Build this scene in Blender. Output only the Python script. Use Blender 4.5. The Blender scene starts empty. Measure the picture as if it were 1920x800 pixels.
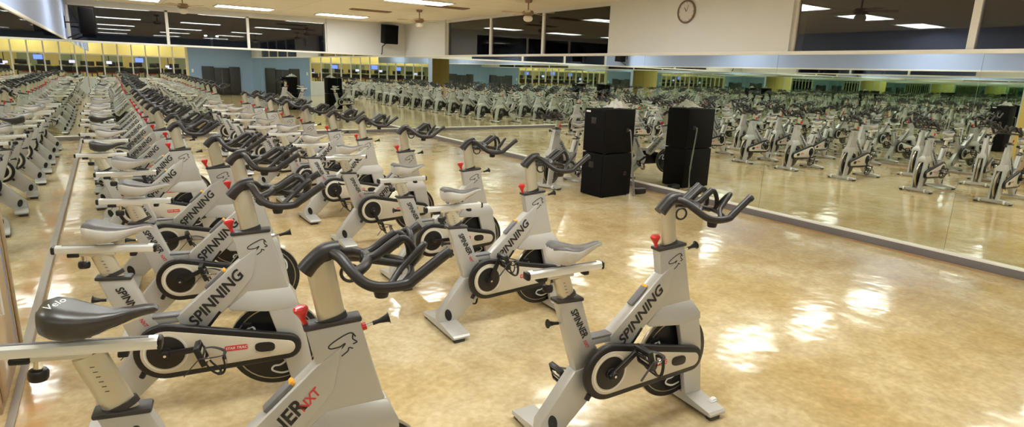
import bpy, bmesh, math, random
from mathutils import Vector, Matrix
random.seed(7)
sc = bpy.context.scene
COL = sc.collection
PI = math.pi

# ------------------------------------------------------------------ camera
F_PX, PITCH, YAW, ROLL, H = 1115.9, .2318, .595, .034, 1.805
XL, XR, YB, YF, ZL, ZC = -.58, 7.30, 16.62, -5.5, 2.146, 3.05
Y_ALC = 4.42           # the left mirror wall starts here, an alcove lies before it
cp, sp, cy, sy, cr, sr = math.cos(PITCH), math.sin(PITCH), math.cos(YAW), math.sin(YAW), math.cos(ROLL), math.sin(ROLL)
fwd = Vector((sy*cp, cy*cp, -sp)); rt0 = Vector((cy, -sy, 0)); up0 = Vector((sy*sp, cy*sp, cp))
rt = rt0*cr + up0*sr; up = -rt0*sr + up0*cr
cam = bpy.data.cameras.new('camera'); co = bpy.data.objects.new('camera', cam); COL.objects.link(co)
cam.sensor_width = 36; cam.lens = 36*F_PX/1920; cam.clip_start = .02; cam.clip_end = 200
M = Matrix(((rt.x, up.x, -fwd.x, 0), (rt.y, up.y, -fwd.y, 0), (rt.z, up.z, -fwd.z, H), (0, 0, 0, 1)))
co.matrix_world = M
sc.camera = co

# ------------------------------------------------------------------ materials
MATS = {}
def mat(name, color=(.5,.5,.5), rough=.5, metal=0., spec=.5, coat=0., emit=None, estr=0., noise=None, bump=None):
    m = bpy.data.materials.new(name); m.use_nodes = True
    nt = m.node_tree; b = nt.nodes['Principled BSDF']
    b.inputs['Base Color'].default_value = (*color, 1); b.inputs['Roughness'].default_value = rough
    b.inputs['Metallic'].default_value = metal; b.inputs['Specular IOR Level'].default_value = spec
    b.inputs['Coat Weight'].default_value = coat; b.inputs['Coat Roughness'].default_value = .08
    if emit: b.inputs['Emission Color'].default_value = (*emit, 1); b.inputs['Emission Strength'].default_value = estr
    if noise:
        sc_, amt = noise
        tc = nt.nodes.new('ShaderNodeTexCoord'); n = nt.nodes.new('ShaderNodeTexNoise'); n.inputs['Scale'].default_value = sc_; n.inputs['Detail'].default_value = 4
        r = nt.nodes.new('ShaderNodeMapRange'); r.inputs['To Min'].default_value = 1-amt; r.inputs['To Max'].default_value = 1+amt
        mx = nt.nodes.new('ShaderNodeVectorMath'); mx.operation = 'SCALE'; mx.inputs[0].default_value = color
        nt.links.new(tc.outputs['Object'], n.inputs['Vector']); nt.links.new(n.outputs['Fac'], r.inputs['Value'])
        nt.links.new(r.outputs['Result'], mx.inputs['Scale']); nt.links.new(mx.outputs['Vector'], b.inputs['Base Color'])
    MATS[name] = m; return m
silver = mat('silver_paint', (.51,.49,.46), .38, .25, .5, .3, noise=(6,.04))
beige_alu = mat('champagne_aluminium', (.66,.60,.47), .35, .55, noise=(5,.05))
rail_m = mat('satin_aluminium', (.84,.83,.80), .34, .45, noise=(8,.03))
black_rub = mat('black_rubber', (.035,.03,.03), .42, noise=(30,.15))
bar_rub = mat('charcoal_grip', (.024,.019,.018), .40, spec=.42, noise=(40,.15))
black_pl = mat('black_plastic', (.016,.013,.012), .36, spec=.4, noise=(20,.1))
grey_pad = mat('grey_plastic', (.17,.16,.165), .45, noise=(20,.1))
red_pl = mat('red_plastic', (.62,.018,.02), .3, coat=.4, noise=(20,.06))
red_ink = mat('red_print', (.62,.05,.05), .5, noise=(20,.05))
black_ink = mat('black_print', (.02,.018,.018), .5, noise=(20,.05))
white_ink = mat('white_print', (.78,.77,.74), .5, noise=(20,.04))
guard_m = mat('guard_cream', (.60,.53,.42), .4, coat=.2, noise=(5,.04))
chrome = mat('chrome', (.75,.73,.70), .15, 1., noise=(12,.06))
saddle_lt = mat('saddle_light_grey', (.60,.57,.54), .42, noise=(14,.06))
saddle_dk = mat('saddle_dark_grey', (.10,.088,.085), .42, noise=(14,.08))
saddle_bk = mat('saddle_black', (.04,.035,.033), .36, spec=.6, noise=(14,.1))
fly_m = mat('flywheel_black', (.018,.017,.017), .3, .3, noise=(9,.1))
fly_edge = mat('flywheel_rim', (.42,.37,.28), .28, .7, noise=(9,.05))
orange_pl = mat('orange_plastic', (.9,.42,.03), .4, noise=(9,.05))
white_pt = mat('white_trim_paint', (.80,.755,.69), .5, noise=(3,.03))
wall_pt = mat('off_white_wall_paint', (.71,.70,.68), .7, noise=(2.5,.03))
pale_blue = mat('pale_blue_wall_paint', (.40,.475,.72), .7, noise=(2.5,.03))
blue_pt = mat('blue_wall_paint', (.26,.37,.56), .7, noise=(2.5,.05))
base_m = mat('grey_vinyl_base', (.155,.14,.14), .45, noise=(6,.1))
base_l = mat('taupe_vinyl_base', (.27,.225,.18), .45, noise=(6,.1))
spk_m = mat('speaker_black', (.005,.004,.003), .75, spec=.15, noise=(60,.3))
spk_g = mat('speaker_grille', (.005,.004,.004), .85, spec=.12, noise=(200,.5))
badge_m = mat('speaker_badge', (.018,.015,.015), .45, noise=(30,.2))
cable_m = mat('grey_cable', (.20,.19,.17), .5, noise=(30,.1))
cloth_m = mat('white_cloth', (.78,.76,.70), .8, noise=(20,.06))
yellow_m = mat('yellow_wall_paint', (.84,.68,.25), .7, noise=(1.5,.08))
green_m = mat('olive_wall_paint', (.40,.44,.26), .7, noise=(1.5,.15))
curtain_m = mat('black_vinyl_mat', (.022,.019,.018), .5, noise=(4,.2))
gymfloor_m = mat('dark_rubber_floor', (.12,.11,.09), .6, noise=(4,.2))
screen_m = mat('lit_blue_screen', (.02,.02,.05), .3, emit=(.18,.28,1.), estr=1.6)
screen2_m = mat('lit_lilac_screen', (.02,.02,.05), .3, emit=(.65,.60,1.), estr=1.6)
tread_m = mat('treadmill_black', (.02,.02,.02), .4, noise=(9,.1))
tread_y = mat('treadmill_yellow', (.80,.68,.05), .4, noise=(9,.1))
tread_r = mat('treadmill_red', (.6,.05,.04), .4, noise=(9,.1))
lightemit = mat('lit_diffuser', (.9,.9,.9), .5, emit=(.95,1.,.97), estr=20.)
gymemit = mat('lit_gym_diffuser', (.9,.9,.9), .5, emit=(1.,.95,.8), estr=20.)
lampemit = mat('lit_street_lamp', (.9,.9,.9), .5, emit=(.9,.95,1.), estr=30.)
dotemit = mat('lit_distant_lamp', (.9,.9,.9), .5, emit=(1.,.93,.8), estr=3.)
fan_m = mat('brushed_bronze', (.34,.22,.13), .4, .5, noise=(9,.1))
fan_bl = mat('fan_blade_cream', (.60,.48,.33), .5, noise=(9,.05))
globe_m = mat('frosted_globe', (.85,.78,.66), .35, noise=(9,.03))
vent_m = mat('vent_bronze', (.20,.14,.08), .6, noise=(9,.1))
asphalt_m = mat('asphalt', (.02,.02,.022), .8, noise=(3,.3))
pole_m = mat('street_pole_metal', (.30,.32,.36), .5, .3, noise=(3,.1))
clock_face = mat('clock_face_white', (.66,.60,.56), .4, noise=(5,.03))
clock_rim = mat('clock_rim_brown', (.17,.115,.085), .4, noise=(5,.1))

def wood_mat():
    m = mat('honey_wood', (.45,.30,.17), .3, coat=.3); nt = m.node_tree; b = nt.nodes['Principled BSDF']
    tc = nt.nodes.new('ShaderNodeTexCoord'); mp = nt.nodes.new('ShaderNodeMapping'); mp.inputs['Scale'].default_value = (14,14,1.2)
    n = nt.nodes.new('ShaderNodeTexNoise'); n.inputs['Scale'].default_value = 2; n.inputs['Detail'].default_value = 6
    r = nt.nodes.new('ShaderNodeValToRGB'); r.color_ramp.elements[0].color = (.36,.22,.115,1); r.color_ramp.elements[1].color = (.56,.40,.25,1)
    nt.links.new(tc.outputs['Object'], mp.inputs[0]); nt.links.new(mp.outputs[0], n.inputs['Vector']); nt.links.new(n.outputs['Fac'], r.inputs[0]); nt.links.new(r.outputs[0], b.inputs['Base Color'])
    return m
wood_m = wood_mat()

def floor_mat():
    m = mat('stained_concrete', (.6,.43,.23), .16, spec=.6); nt = m.node_tree; b = nt.nodes['Principled BSDF']
    tc = nt.nodes.new('ShaderNodeTexCoord')
    def noise(s, d, dist=0., sc3=(1,1,1)):
        mp = nt.nodes.new('ShaderNodeMapping'); mp.inputs['Scale'].default_value = sc3
        n = nt.nodes.new('ShaderNodeTexNoise'); n.inputs['Scale'].default_value = s; n.inputs['Detail'].default_value = d; n.inputs['Distortion'].default_value = dist
        nt.links.new(tc.outputs['Object'], mp.inputs[0]); nt.links.new(mp.outputs[0], n.inputs['Vector']); return n
    n1 = noise(.9, 5, .8); n2 = noise(5, 6, .6); n3 = noise(24, 4, .3)
    r1 = nt.nodes.new('ShaderNodeValToRGB')
    r1.color_ramp.elements[0].position = .32; r1.color_ramp.elements[0].color = (.51,.365,.17,1)
    r1.color_ramp.elements[1].position = .68; r1.color_ramp.elements[1].color = (.64,.535,.345,1)
    e = r1.color_ramp.elements.new(.5); e.color = (.585,.455,.255,1)
    r2 = nt.nodes.new('ShaderNodeValToRGB'); r2.color_ramp.elements[0].position = .35; r2.color_ramp.elements[1].position = .65
    r2.color_ramp.elements[0].color = (.88,.85,.79,1); r2.color_ramp.elements[1].color = (1.06,1.06,1.07,1)
    mx = nt.nodes.new('ShaderNodeMix'); mx.data_type = 'RGBA'; mx.blend_type = 'MULTIPLY'; mx.inputs['Factor'].default_value = 1
    nt.links.new(n1.outputs['Fac'], r1.inputs[0]); nt.links.new(n2.outputs['Fac'], r2.inputs[0])
    nt.links.new(r1.outputs[0], mx.inputs[6]); nt.links.new(r2.outputs[0], mx.inputs[7])
    r3 = nt.nodes.new('ShaderNodeValToRGB'); r3.color_ramp.elements[0].position = .35; r3.color_ramp.elements[1].position = .7
    r3.color_ramp.elements[0].color = (.87,.84,.78,1); r3.color_ramp.elements[1].color = (1.06,1.06,1.07,1)
    mx2 = nt.nodes.new('ShaderNodeMix'); mx2.data_type = 'RGBA'; mx2.blend_type = 'MULTIPLY'; mx2.inputs['Factor'].default_value = 1
    nt.links.new(n3.outputs['Fac'], r3.inputs[0]); nt.links.new(mx.outputs[2], mx2.inputs[6]); nt.links.new(r3.outputs[0], mx2.inputs[7])
    sx = nt.nodes.new('ShaderNodeSeparateXYZ'); nt.links.new(tc.outputs['Object'], sx.inputs[0]); prev = mx2.outputs[2]
    n5 = noise(1.6, 4, .5); n6 = noise(7, 3)
    for x0, wd in ((XR-.10, .07), (XL+.10, .09)):      # rusty stain in the concrete along the mirror bases
        a = nt.nodes.new('ShaderNodeMath'); a.operation = 'SUBTRACT'; a.inputs[1].default_value = x0; nt.links.new(sx.outputs[0], a.inputs[0])
        ab = nt.nodes.new('ShaderNodeMath'); ab.operation = 'ABSOLUTE'; nt.links.new(a.outputs[0], ab.inputs[0])
        mr = nt.nodes.new('ShaderNodeMapRange'); mr.inputs['From Min'].default_value = wd; mr.inputs['From Max'].default_value = wd*.3; nt.links.new(ab.outputs[0], mr.inputs['Value'])
        nm = nt.nodes.new('ShaderNodeMapRange'); nm.inputs['From Min'].default_value = .38; nm.inputs['From Max'].default_value = .62; nt.links.new(n5.outputs['Fac'], nm.inputs['Value'])
        mu = nt.nodes.new('ShaderNodeMath'); mu.operation = 'MULTIPLY'; nt.links.new(mr.outputs[0], mu.inputs[0]); nt.links.new(nm.outputs[0], mu.inputs[1])
        ms = nt.nodes.new('ShaderNodeMix'); ms.data_type = 'RGBA'; nt.links.new(mu.outputs[0], ms.inputs['Factor']); nt.links.new(prev, ms.inputs[6]); ms.inputs[7].default_value = (.50,.26,.10,1); prev = ms.outputs[2]
    nt.links.new(prev, b.inputs['Base Color'])
    rr = nt.nodes.new('ShaderNodeMapRange'); rr.inputs['To Min'].default_value = .05; rr.inputs['To Max'].default_value = .17
    nt.links.new(n2.outputs['Fac'], rr.inputs['Value']); nt.links.new(rr.outputs[0], b.inputs['Roughness'])
    n4 = noise(3.2, 2); bp = nt.nodes.new('ShaderNodeBump'); bp.inputs['Strength'].default_value = .07; bp.inputs['Distance'].default_value = .08
    nt.links.new(n4.outputs['Fac'], bp.inputs['Height']); nt.links.new(bp.outputs[0], b.inputs['Normal'])
    return m
floor_m = floor_mat()

def ceil_mat():
    m = mat('acoustic_ceiling_tiles', (.88,.80,.66), .8); nt = m.node_tree; b = nt.nodes['Principled BSDF']
    tc = nt.nodes.new('ShaderNodeTexCoord'); br = nt.nodes.new('ShaderNodeTexBrick'); br.offset = 0; br.squash = 1
    br.inputs['Scale'].default_value = 1; br.inputs['Brick Width'].default_value = 1.22; br.inputs['Row Height'].default_value = .61; br.inputs['Mortar Size'].default_value = .012
    br.inputs['Color1'].default_value = (.90,.82,.67,1); br.inputs['Color2'].default_value = (.87,.79,.64,1); br.inputs['Mortar'].default_value = (.74,.66,.52,1)
    nt.links.new(tc.outputs['Object'], br.inputs['Vector']); nt.links.new(br.outputs['Color'], b.inputs['Base Color'])
    return m
ceil_m = ceil_mat()

def mirror_mat():
    m = mat('silvered_mirror', (.86,.905,.855), .008, 1.)
    return m
mirror_m = mirror_mat()

def glass_mat(name, ior=1.75, tint=(1,1,1)):
    m = bpy.data.materials.new(name); m.use_nodes = True; nt = m.node_tree
    for n in list(nt.nodes): nt.nodes.remove(n)
    o = nt.nodes.new('ShaderNodeOutputMaterial'); mx = nt.nodes.new('ShaderNodeMixShader'); f = nt.nodes.new('ShaderNodeFresnel'); f.inputs['IOR'].default_value = ior
    t = nt.nodes.new('ShaderNodeBsdfTransparent'); t.inputs[0].default_value = (*tint, 1); g = nt.nodes.new('ShaderNodeBsdfGlossy'); g.inputs['Roughness'].default_value = .015
    nt.links.new(f.outputs[0], mx.inputs[0]); nt.links.new(t.outputs[0], mx.inputs[1]); nt.links.new(g.outputs[0], mx.inputs[2]); nt.links.new(mx.outputs[0], o.inputs[0])
    return m
night_glass = glass_mat('night_window_glass', 1.75, (.8,.8,.8))
gym_glass = glass_mat('partition_glass', 1.25)

# ------------------------------------------------------------------ mesh builder
def catmull(pts, n=6):
    P = [Vector(p) for p in pts]; out = []
    for i in range(len(P)-1):
        p0 = P[max(i-1,0)]; p1 = P[i]; p2 = P[i+1]; p3 = P[min(i+2,len(P)-1)]
        for k in range(n):
            t = k/n
            out.append(.5*((2*p1)+(p2-p0)*t+(2*p0-5*p1+4*p2-p3)*t*t+(-p0+3*p1-3*p2+p3)*t**3))
    out.append(P[-1]); return out

class MB:
    def __init__(s): s.bm = bmesh.new(); s.mats = []
    def mi(s, m):
        if m not in s.mats: s.mats.append(m)
        return s.mats.index(m)
    def _fin(s, geom_faces, m):
        i = s.mi(m)
        for f in geom_faces: f.material_index = i
    def box(s, c, d, m, rot=None, bev=0., seg=2):
        r = bmesh.ops.create_cube(s.bm, size=1); vs = r['verts']
        mt = Matrix.Translation(Vector(c)) @ (rot if rot else Matrix.Identity(4)) @ Matrix.Diagonal((d[0], d[1], d[2], 1))
        bmesh.ops.transform(s.bm, matrix=mt, verts=vs)
        fs = list({f for v in vs for f in v.link_faces}); s._fin(fs, m)
        if bev > 0:
            es = list({e for v in vs for e in v.link_edges})
            rr = bmesh.ops.bevel(s.bm, geom=es, offset=bev, segments=seg, affect='EDGES', profile=.5); s._fin(rr['faces'], m)
        return s
    def span(s, x0, x1, y0, y1, z0, z1, m, bev=0.):
        return s.box(((x0+x1)/2, (y0+y1)/2, (z0+z1)/2), (x1-x0, y1-y0, z1-z0), m, bev=bev)
    def prism(s, poly, y0, y1, m, bev=0., seg=2, cap=None):
        """polygon in the x-z plane drawn through y0..y1"""
        a = [s.bm.verts.new((x, y0, z)) for x, z in poly]; b = [s.bm.verts.new((x, y1, z)) for x, z in poly]
        n = len(poly); fs = [s.bm.faces.new(a), s.bm.faces.new(b[::-1])]
        for i in range(n): fs.append(s.bm.faces.new((a[i], b[i], b[(i+1) % n], a[(i+1) % n])))
        bmesh.ops.recalc_face_normals(s.bm, faces=fs); s._fin(fs, m)
        if cap:
            fs[0].material_index = s.mi(cap); fs[1].material_index = s.mi(cap)
        if bev > 0:
            es = list({e for f in fs[:2] for e in f.edges})
            rr = bmesh.ops.bevel(s.bm, geom=es, offset=bev, segments=seg, affect='EDGES', profile=.5, clamp_overlap=True); s._fin(rr['faces'], m)
        return s
    def hull(s, pts, m, bev=0.):
        vs = [s.bm.verts.new(p) for p in pts]
        r = bmesh.ops.convex_hull(s.bm, input=vs)
        fs = [g for g in r['geom'] if isinstance(g, bmesh.types.BMFace)]
        s._fin(fs, m); return s
    def loft(s, rings, m, cap=True, mats=None, closed=True):
        R = [[s.bm.verts.new(p) for p in r] for r in rings]; n = len(R[0]); fs = []
        for i in range(len(R)-1):
            for k in range(n if closed else n-1):
                f = s.bm.faces.new((R[i][k], R[i][(k+1) % n], R[i+1][(k+1) % n], R[i+1][k])); fs.append(f)
                f.material_index = s.mi(mats(i, k) if mats else m)
        if cap:
            for r in (R[0][::-1], R[-1]):
                f = s.bm.faces.new(r); f.material_index = s.mi(m); fs.append(f)
        bmesh.ops.recalc_face_normals(s.bm, faces=fs)
        return s
    def tube(s, pts, r, m, n=10, smooth=6, rb=None, side=None, taper=None):
        """tube along points; rb = second radius, side = direction of the first radius"""
        P = catmull(pts, smooth) if smooth and len(pts) > 2 else [Vector(p) for p in pts]
        rb = rb or r; rings = []; prev = None
        for i, p in enumerate(P):
            t = (P[min(i+1, len(P)-1)] - P[max(i-1, 0)]).normalized()
            if side is not None: u = Vector(side)
            elif prev is None: u = Vector((0,0,1)) if abs(t.z) < .9 else Vector((1,0,0))
            else: u = prev
            u = (u - t*u.dot(t)).normalized(); prev = u; w = t.cross(u)
            k = taper(i/(len(P)-1)) if taper else 1.
            rings.append([p + u*(r*k*math.cos(a)) + w*(rb*k*math.sin(a)) for a in [2*PI*j/n for j in range(n)]])
        return s.loft(rings, m)
    def disc(s, c, r, y0, y1, m, n=28, cap=None, bev=0., ax='y'):
        poly = [(c[0]+r*math.cos(2*PI*i/n), c[1]+r*math.sin(2*PI*i/n)) for i in range(n)]
        s.prism(poly, y0, y1, m, bev=bev, cap=cap); return s
    def lathe(s, prof, c, m, n=16, axis=Vector((0,0,1))):
        """profile [(radius, height)] around an axis through c"""
        q = Vector((0,0,1)).rotation_difference(axis.normalized()); c = Vector(c)
        rings = [[c + q @ Vector((max(r,1e-4)*math.cos(2*PI*j/n), max(r,1e-4)*math.sin(2*PI*j/n), h)) for j in range(n)] for r, h in prof]
        return s.loft(rings, m)
    def ring(s, c, R, r, m, axis=Vector((0,1,0)), n=24, k=8, sx=1., sz=1.):
        q = Vector((0,0,1)).rotation_difference(axis.normalized()); c = Vector(c); rings = []
        for i in range(n+1):
            a = 2*PI*i/n; d = Vector((math.cos(a)*sx, math.sin(a)*sz, 0)); p = d*R
            rings.append([c + q @ (p + d*(r*math.cos(b)) + Vector((0,0,1))*(r*math.sin(b))) for b in [2*PI*j/k for j in range(k)]])
        return s.loft(rings, m, cap=False)
    def ribbon(s, pts, w, m, y=None, closed=False, n=5):
        """flat stroke in the plane y = const"""
        P = catmull([(x, y, z) for x, z in pts], n); i_ = s.mi(m); L = []; Rr = []
        for i, p in enumerate(P):
            t = (P[min(i+1, len(P)-1)] - P[max(i-1, 0)]).normalized(); nn = Vector((-t.z, 0, t.x))*w/2
            L.append(s.bm.verts.new(p+nn)); Rr.append(s.bm.verts.new(p-nn))
        for i in range(len(P)-1):
            f = s.bm.faces.new((L[i], Rr[i], Rr[i+1], L[i+1])); f.material_index = i_
        return s
    def text(s, txt, size, mtx, m, shear=.22, space=1., bold=.028):
        me = text_mesh(txt, shear, space, bold); i_ = s.mi(m)
        off = [s.bm.verts.new(mtx @ (v*size)) for v in me[0]]
        for f in me[1]:
            try: s.bm.faces.new([off[i] for i in f]).material_index = i_
            except ValueError: pass
        return s
    def mesh(s, name, smooth=True, ang=35):
        me = bpy.data.meshes.new(name); s.bm.to_mesh(me); s.bm.free()
        for m in s.mats: me.materials.append(m)
        if smooth:
            for p in me.polygons: p.use_smooth = True
            me.set_sharp_from_angle(angle=math.radians(ang))
        return me
    def build(s, name, parent=None, loc=(0,0,0), rot=(0,0,0), smooth=True, ang=35):
        o = bpy.data.objects.new(name, s.mesh(name, smooth, ang)); COL.objects.link(o)
        o.location = loc; o.rotation_euler = rot
        if parent: o.parent = parent
        return o
TXT = {}
def text_mesh(txt, shear, space, bold):
    k = (txt, shear, space, bold)
    if k not in TXT:
        c = bpy.data.curves.new('lettering', 'FONT'); c.body = txt; c.shear = shear; c.space_character = space; c.offset = bold; c.resolution_u = 3; c.fill_mode = 'FRONT'
        c.align_x = 'CENTER'; c.align_y = 'CENTER'
        o = bpy.data.objects.new('lettering', c); COL.objects.link(o)
        dg = bpy.context.evaluated_depsgraph_get(); dg.update(); me = bpy.data.meshes.new_from_object(o.evaluated_get(dg))
        TXT[k] = ([v.co.copy() for v in me.vertices], [list(p.vertices) for p in me.polygons])
        bpy.data.objects.remove(o); bpy.data.curves.remove(c); bpy.data.meshes.remove(me)
    return TXT[k]
def side_mtx(cx, y, cz, ang, near=True, sx=1., sy_=1.):
    """writing in the x-z plane; near = read from -y"""
    c, s_ = math.cos(ang), math.sin(ang)
    if near: X = Vector((c, 0, s_)); Y = Vector((-s_, 0, c))
    else: X = Vector((-c, 0, -s_)); Y = Vector((-s_, 0, c)); 
    N = X.cross(Y)
    return Matrix(((X.x*sx, Y.x*sy_, N.x, cx), (X.y*sx, Y.y*sy_, N.y, y), (X.z*sx, Y.z*sy_, N.z, cz), (0,0,0,1)))

def thing(name, label, cat, loc=(0,0,0), rz=0., group=None):
    o = bpy.data.objects.new(name, None); COL.objects.link(o); o.location = loc; o.rotation_euler = (0,0,rz); o.empty_display_size = .1
    tag(o, label, cat, group); return o
def tag(o, label, cat, group=None):
    o['label'] = label; o['category'] = cat
    if group: o['group'] = group
    elif 'group' in o: del o['group']
    return o
def struct(o): o['kind'] = 'structure'; return o
def kids(o): return [c for c in bpy.data.objects if c.parent == o]
def copy_tree(o, table, parent=None):
    c = o.copy(); COL.objects.link(c)
    if parent: c.parent = parent
    for ch in table.get(o, []): copy_tree(ch, table, c)
    return c

# ------------------------------------------------------------------ the bike
def guard_outline(g, n=18):
    """hull of the two round ends of the chain guard, shrunk by g"""
    (x0, z0, r0), (x1, z1, r1) = (-.092, .363, .148-g), (.485, .312, .072-g)
    d = math.hypot(x1-x0, z1-z0); base = math.atan2(z1-z0, x1-x0); al = math.acos((r0-r1)/d)
    pts = []
    a0, a1 = base+al, base+2*PI-al
    for i in range(n+1):
        a = a0+(a1-a0)*i/n; pts.append((x0+r0*math.cos(a), z0+r0*math.sin(a)))
    a0, a1 = base-al, base+al
    for i in range(n//2+1):
        a = a0+(a1-a0)*i/(n//2); pts.append((x1+r1*math.cos(a), z1+r1*math.sin(a)))
    return pts
ST_DIR = Vector((-.34, 0, 1)).normalized()
HT_DIR = Vector((-.27, 0, 1)).normalized()

def frame_mesh(down_text):
    b = MB()
    # head body and gusset
    b.prism([(.244,.935),(.425,.947),(.47,.77),(.527,.56),(.40,.535),(.20,.535),(.262,.68),(.272,.80)], -.030, .030, silver, bev=.012)
    # down tube, a little thicker, with its sloping upper face
    b.prism([(-.045,.515),(-.02,.43),(.05,.40),(.215,.555),(.33,.70),(.365,.865),(.27,.80)], -.037, .037, silver, bev=.012)
    # rear leg
    b.prism([(-.25,.37),(-.05,.40),(-.06,.27),(-.29,.06),(-.445,.06),(-.44,.13)], -.038, .038, silver, bev=.014)
    # shoulder over the fork
    b.hull([(.30,-.031,.62),(.30,.031,.62),(.514,-.031,.625),(.514,.031,.625),
            (.20,-.034,.537),(.20,.034,.537),(.37,-.073,.545),(.37,.073,.545),(.545,-.073,.562),(.545,.073,.562),
            (.22,-.034,.52),(.22,.034,.52),(.39,-.073,.515),(.39,.073,.515),(.549,-.073,.525),(.549,.073,.525)], silver)
    # cross brace with a grey pad, slotted plate under the down tube
    b.box((-.09,0,.500), (.16,.05,.035), silver, bev=.006)
    b.box((-.09,0,.523), (.13,.06,.014), grey_pad, bev=.005)
    b.box((.13,-.034,.485), (.105,.012,.014), black_pl, rot=Matrix.Rotation(-math.radians(52), 4, 'Y'))
    # box for the meter on the down tube, with its orange tip
    R = Matrix.Rotation(-math.radians(43), 4, 'Y')
    b.box((.145,0,.697), (.125,.042,.016), grey_pad, rot=R, bev=.004)
    b.box((.192,0,.742), (.016,.036,.018), orange_pl, rot=R, bev=.004)
    ang = math.atan2(.262, .25)
    for y, near in ((-.0390, True), (.0390, False)):
        if down_text == 'SPINNING':
            b.text('SPINNING', .080, side_mtx(.148, y, .600, ang, near, 1.0, 1.), black_ink)
        else:
            b.text('SPINNER', .078, side_mtx(.115, y, .565, ang, near, .98, 1.), black_ink)
            b.text('NXT', .046, side_mtx(.243, y, .680, ang, near, .9, 1.), red_ink)
        yy = -.0315 if near else .0315
        b.ribbon([(.408,.888),(.392,.905),(.355,.892),(.318,.868),(.322,.856),(.352,.858),(.372,.868),(.352,.842),(.338,.822)], .0048, black_ink, y=yy)
        b.ribbon([(.400,.902),(.398,.882),(.412,.868),(.398,.862)], .0048, black_ink, y=yy)
        b.ribbon([(.358,.822),(.380,.838),(.384,.850),(.398,.845)], .0048, black_ink, y=yy)
    # dark oval plugs where the rear leg meets its foot
    for y0, y1 in ((-.042,-.038),(.038,.042)):
        b.prism([(-.372+.024*math.cos(t)-.012*math.sin(t), .118+.044*math.sin(t)+.006*math.cos(t)) for t in [2*PI*i/20 for i in range(20)]], y0, y1, black_pl)
    return b.mesh('frame')

def saddle_mesh(top, side, mark=False):
    b = MB(); rings = []
    # x, half width, top z, thickness
    S = [(-.006,.030,.100,.060),(.004,.062,.113,.086),(.030,.088,.118,.102),(.066,.090,.110,.104),(.105,.076,.098,.090),(.142,.054,.089,.070),
         (.180,.034,.086,.048),(.220,.025,.092,.038),(.255,.022,.098,.032),(.280,.018,.098,.026),(.290,.009,.093,.014)]
    n = 20
    for x, w, zt, th in S:
        r = []
        for k in range(n):
            a = 2*PI*k/n; c, s_ = math.cos(a), math.sin(a)
            yy = w*abs(c)**.75*(1 if c >= 0 else -1)
            zz = zt - th*.30 + (th*.30*abs(s_)**.8 if s_ > 0 else -th*.70*abs(s_)**.9)
            if s_ > 0 and abs(yy) < .014: zz -= .006
            r.append((x, yy, zz))
        rings.append(r)
    b.loft(rings, side, mats=lambda i, k: top if 1 <= k <= 8 else side)
    # shell and rails beneath
    b.tube([(.03,-.022,.055),(.07,-.022,.028),(.15,-.02,.028),(.25,-.008,.068)], .0045, chrome, n=6)
    b.tube([(.03,.022,.055),(.07,.022,.028),(.15,.02,.028),(.25,.008,.068)], .0045, chrome, n=6)
    b.box((.10,0,.024), (.05,.056,.028), black_pl, bev=.006)
    if mark:
        b.text('Velo', .034, Matrix.Translation((.040,-.030,.1215)) @ Matrix.Rotation(math.radians(12),4,'X') @ Matrix.Rotation(math.radians(55),4,'Z'), white_ink, bold=.0)
    return b.mesh('saddle', ang=50)

def pedal_mesh():
    b = MB()
    b.tube([(0,.06,0),(0,-.05,0)], .010, chrome, n=8, smooth=0)
    b.box((0,0,0), (.044,.066,.024), chrome, bev=.006)
    for x in (-.042,.042): b.box((x,0,0), (.014,.100,.026), black_pl, bev=.004)
    for y in (-.046,.046): b.box((0,y,0), (.090,.012,.026), black_pl, bev=.004)
    b.box((0,0,0), (.012,.088,.030), black_pl, bev=.003)
    # toe cage
    for y in (-.036,.036):
        b.tube([(.045,y,.008),(.08,y,.014),(.115,y*.85,.032),(.122,y*.7,.052),(.100,y*.6,.070),(.055,y*.7,.080)], .0045, black_pl, n=6, rb=.008)
    b.tube([(.115,-.032,.032),(.126,0,.038),(.115,.032,.032)], .0055, black_pl, n=6, rb=.008)
    b.tube([(.055,-.026,.080),(.050,0,.084),(.055,.026,.080)], .005, black_pl, n=6, rb=.008)
    b.tube([(.085,-.022,.074),(.083,0,.078),(.085,.022,.074)], .004, chrome, n=6, rb=.010)
    # strap with its hanging end
    b.tube([(.0,-.053,-.005),(.015,-.058,.04),(.040,-.025,.086),(.040,.025,.086),(.015,.058,.04),(.0,.053,-.005)], .0025, black_rub, n=6, rb=.008, side=(1,0,0))
    b.tube([(.0,-.056,0),(.02,-.062,-.04),(.05,-.062,-.09)], .0025, black_rub, n=6, rb=.006, side=(0,0,1))
    b.box((.015,-.056,.028), (.014,.012,.022), chrome, bev=.002)
    bmesh.ops.scale(b.bm, vec=(1.08,1.08,1.08), verts=b.bm.verts[:])
    return b.mesh('pedal')

def crank_mesh():
    b = MB()
    b.prism([(-.020,-.018),(.172,-.013),(.182,0),(.172,.013),(-.020,.018),(-.026,0)], -.008, .010, black_pl, bev=.004)
    b.disc((0,0), .020, -.018, .012, black_pl, n=16, bev=.003)
    b.disc((.17,0), .013, -.016, .012, black_pl, n=12, bev=.003)
    b.disc((0,0), .007, -.0195, -.017, chrome, n=10)
    return b.mesh('crank_arm')

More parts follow.
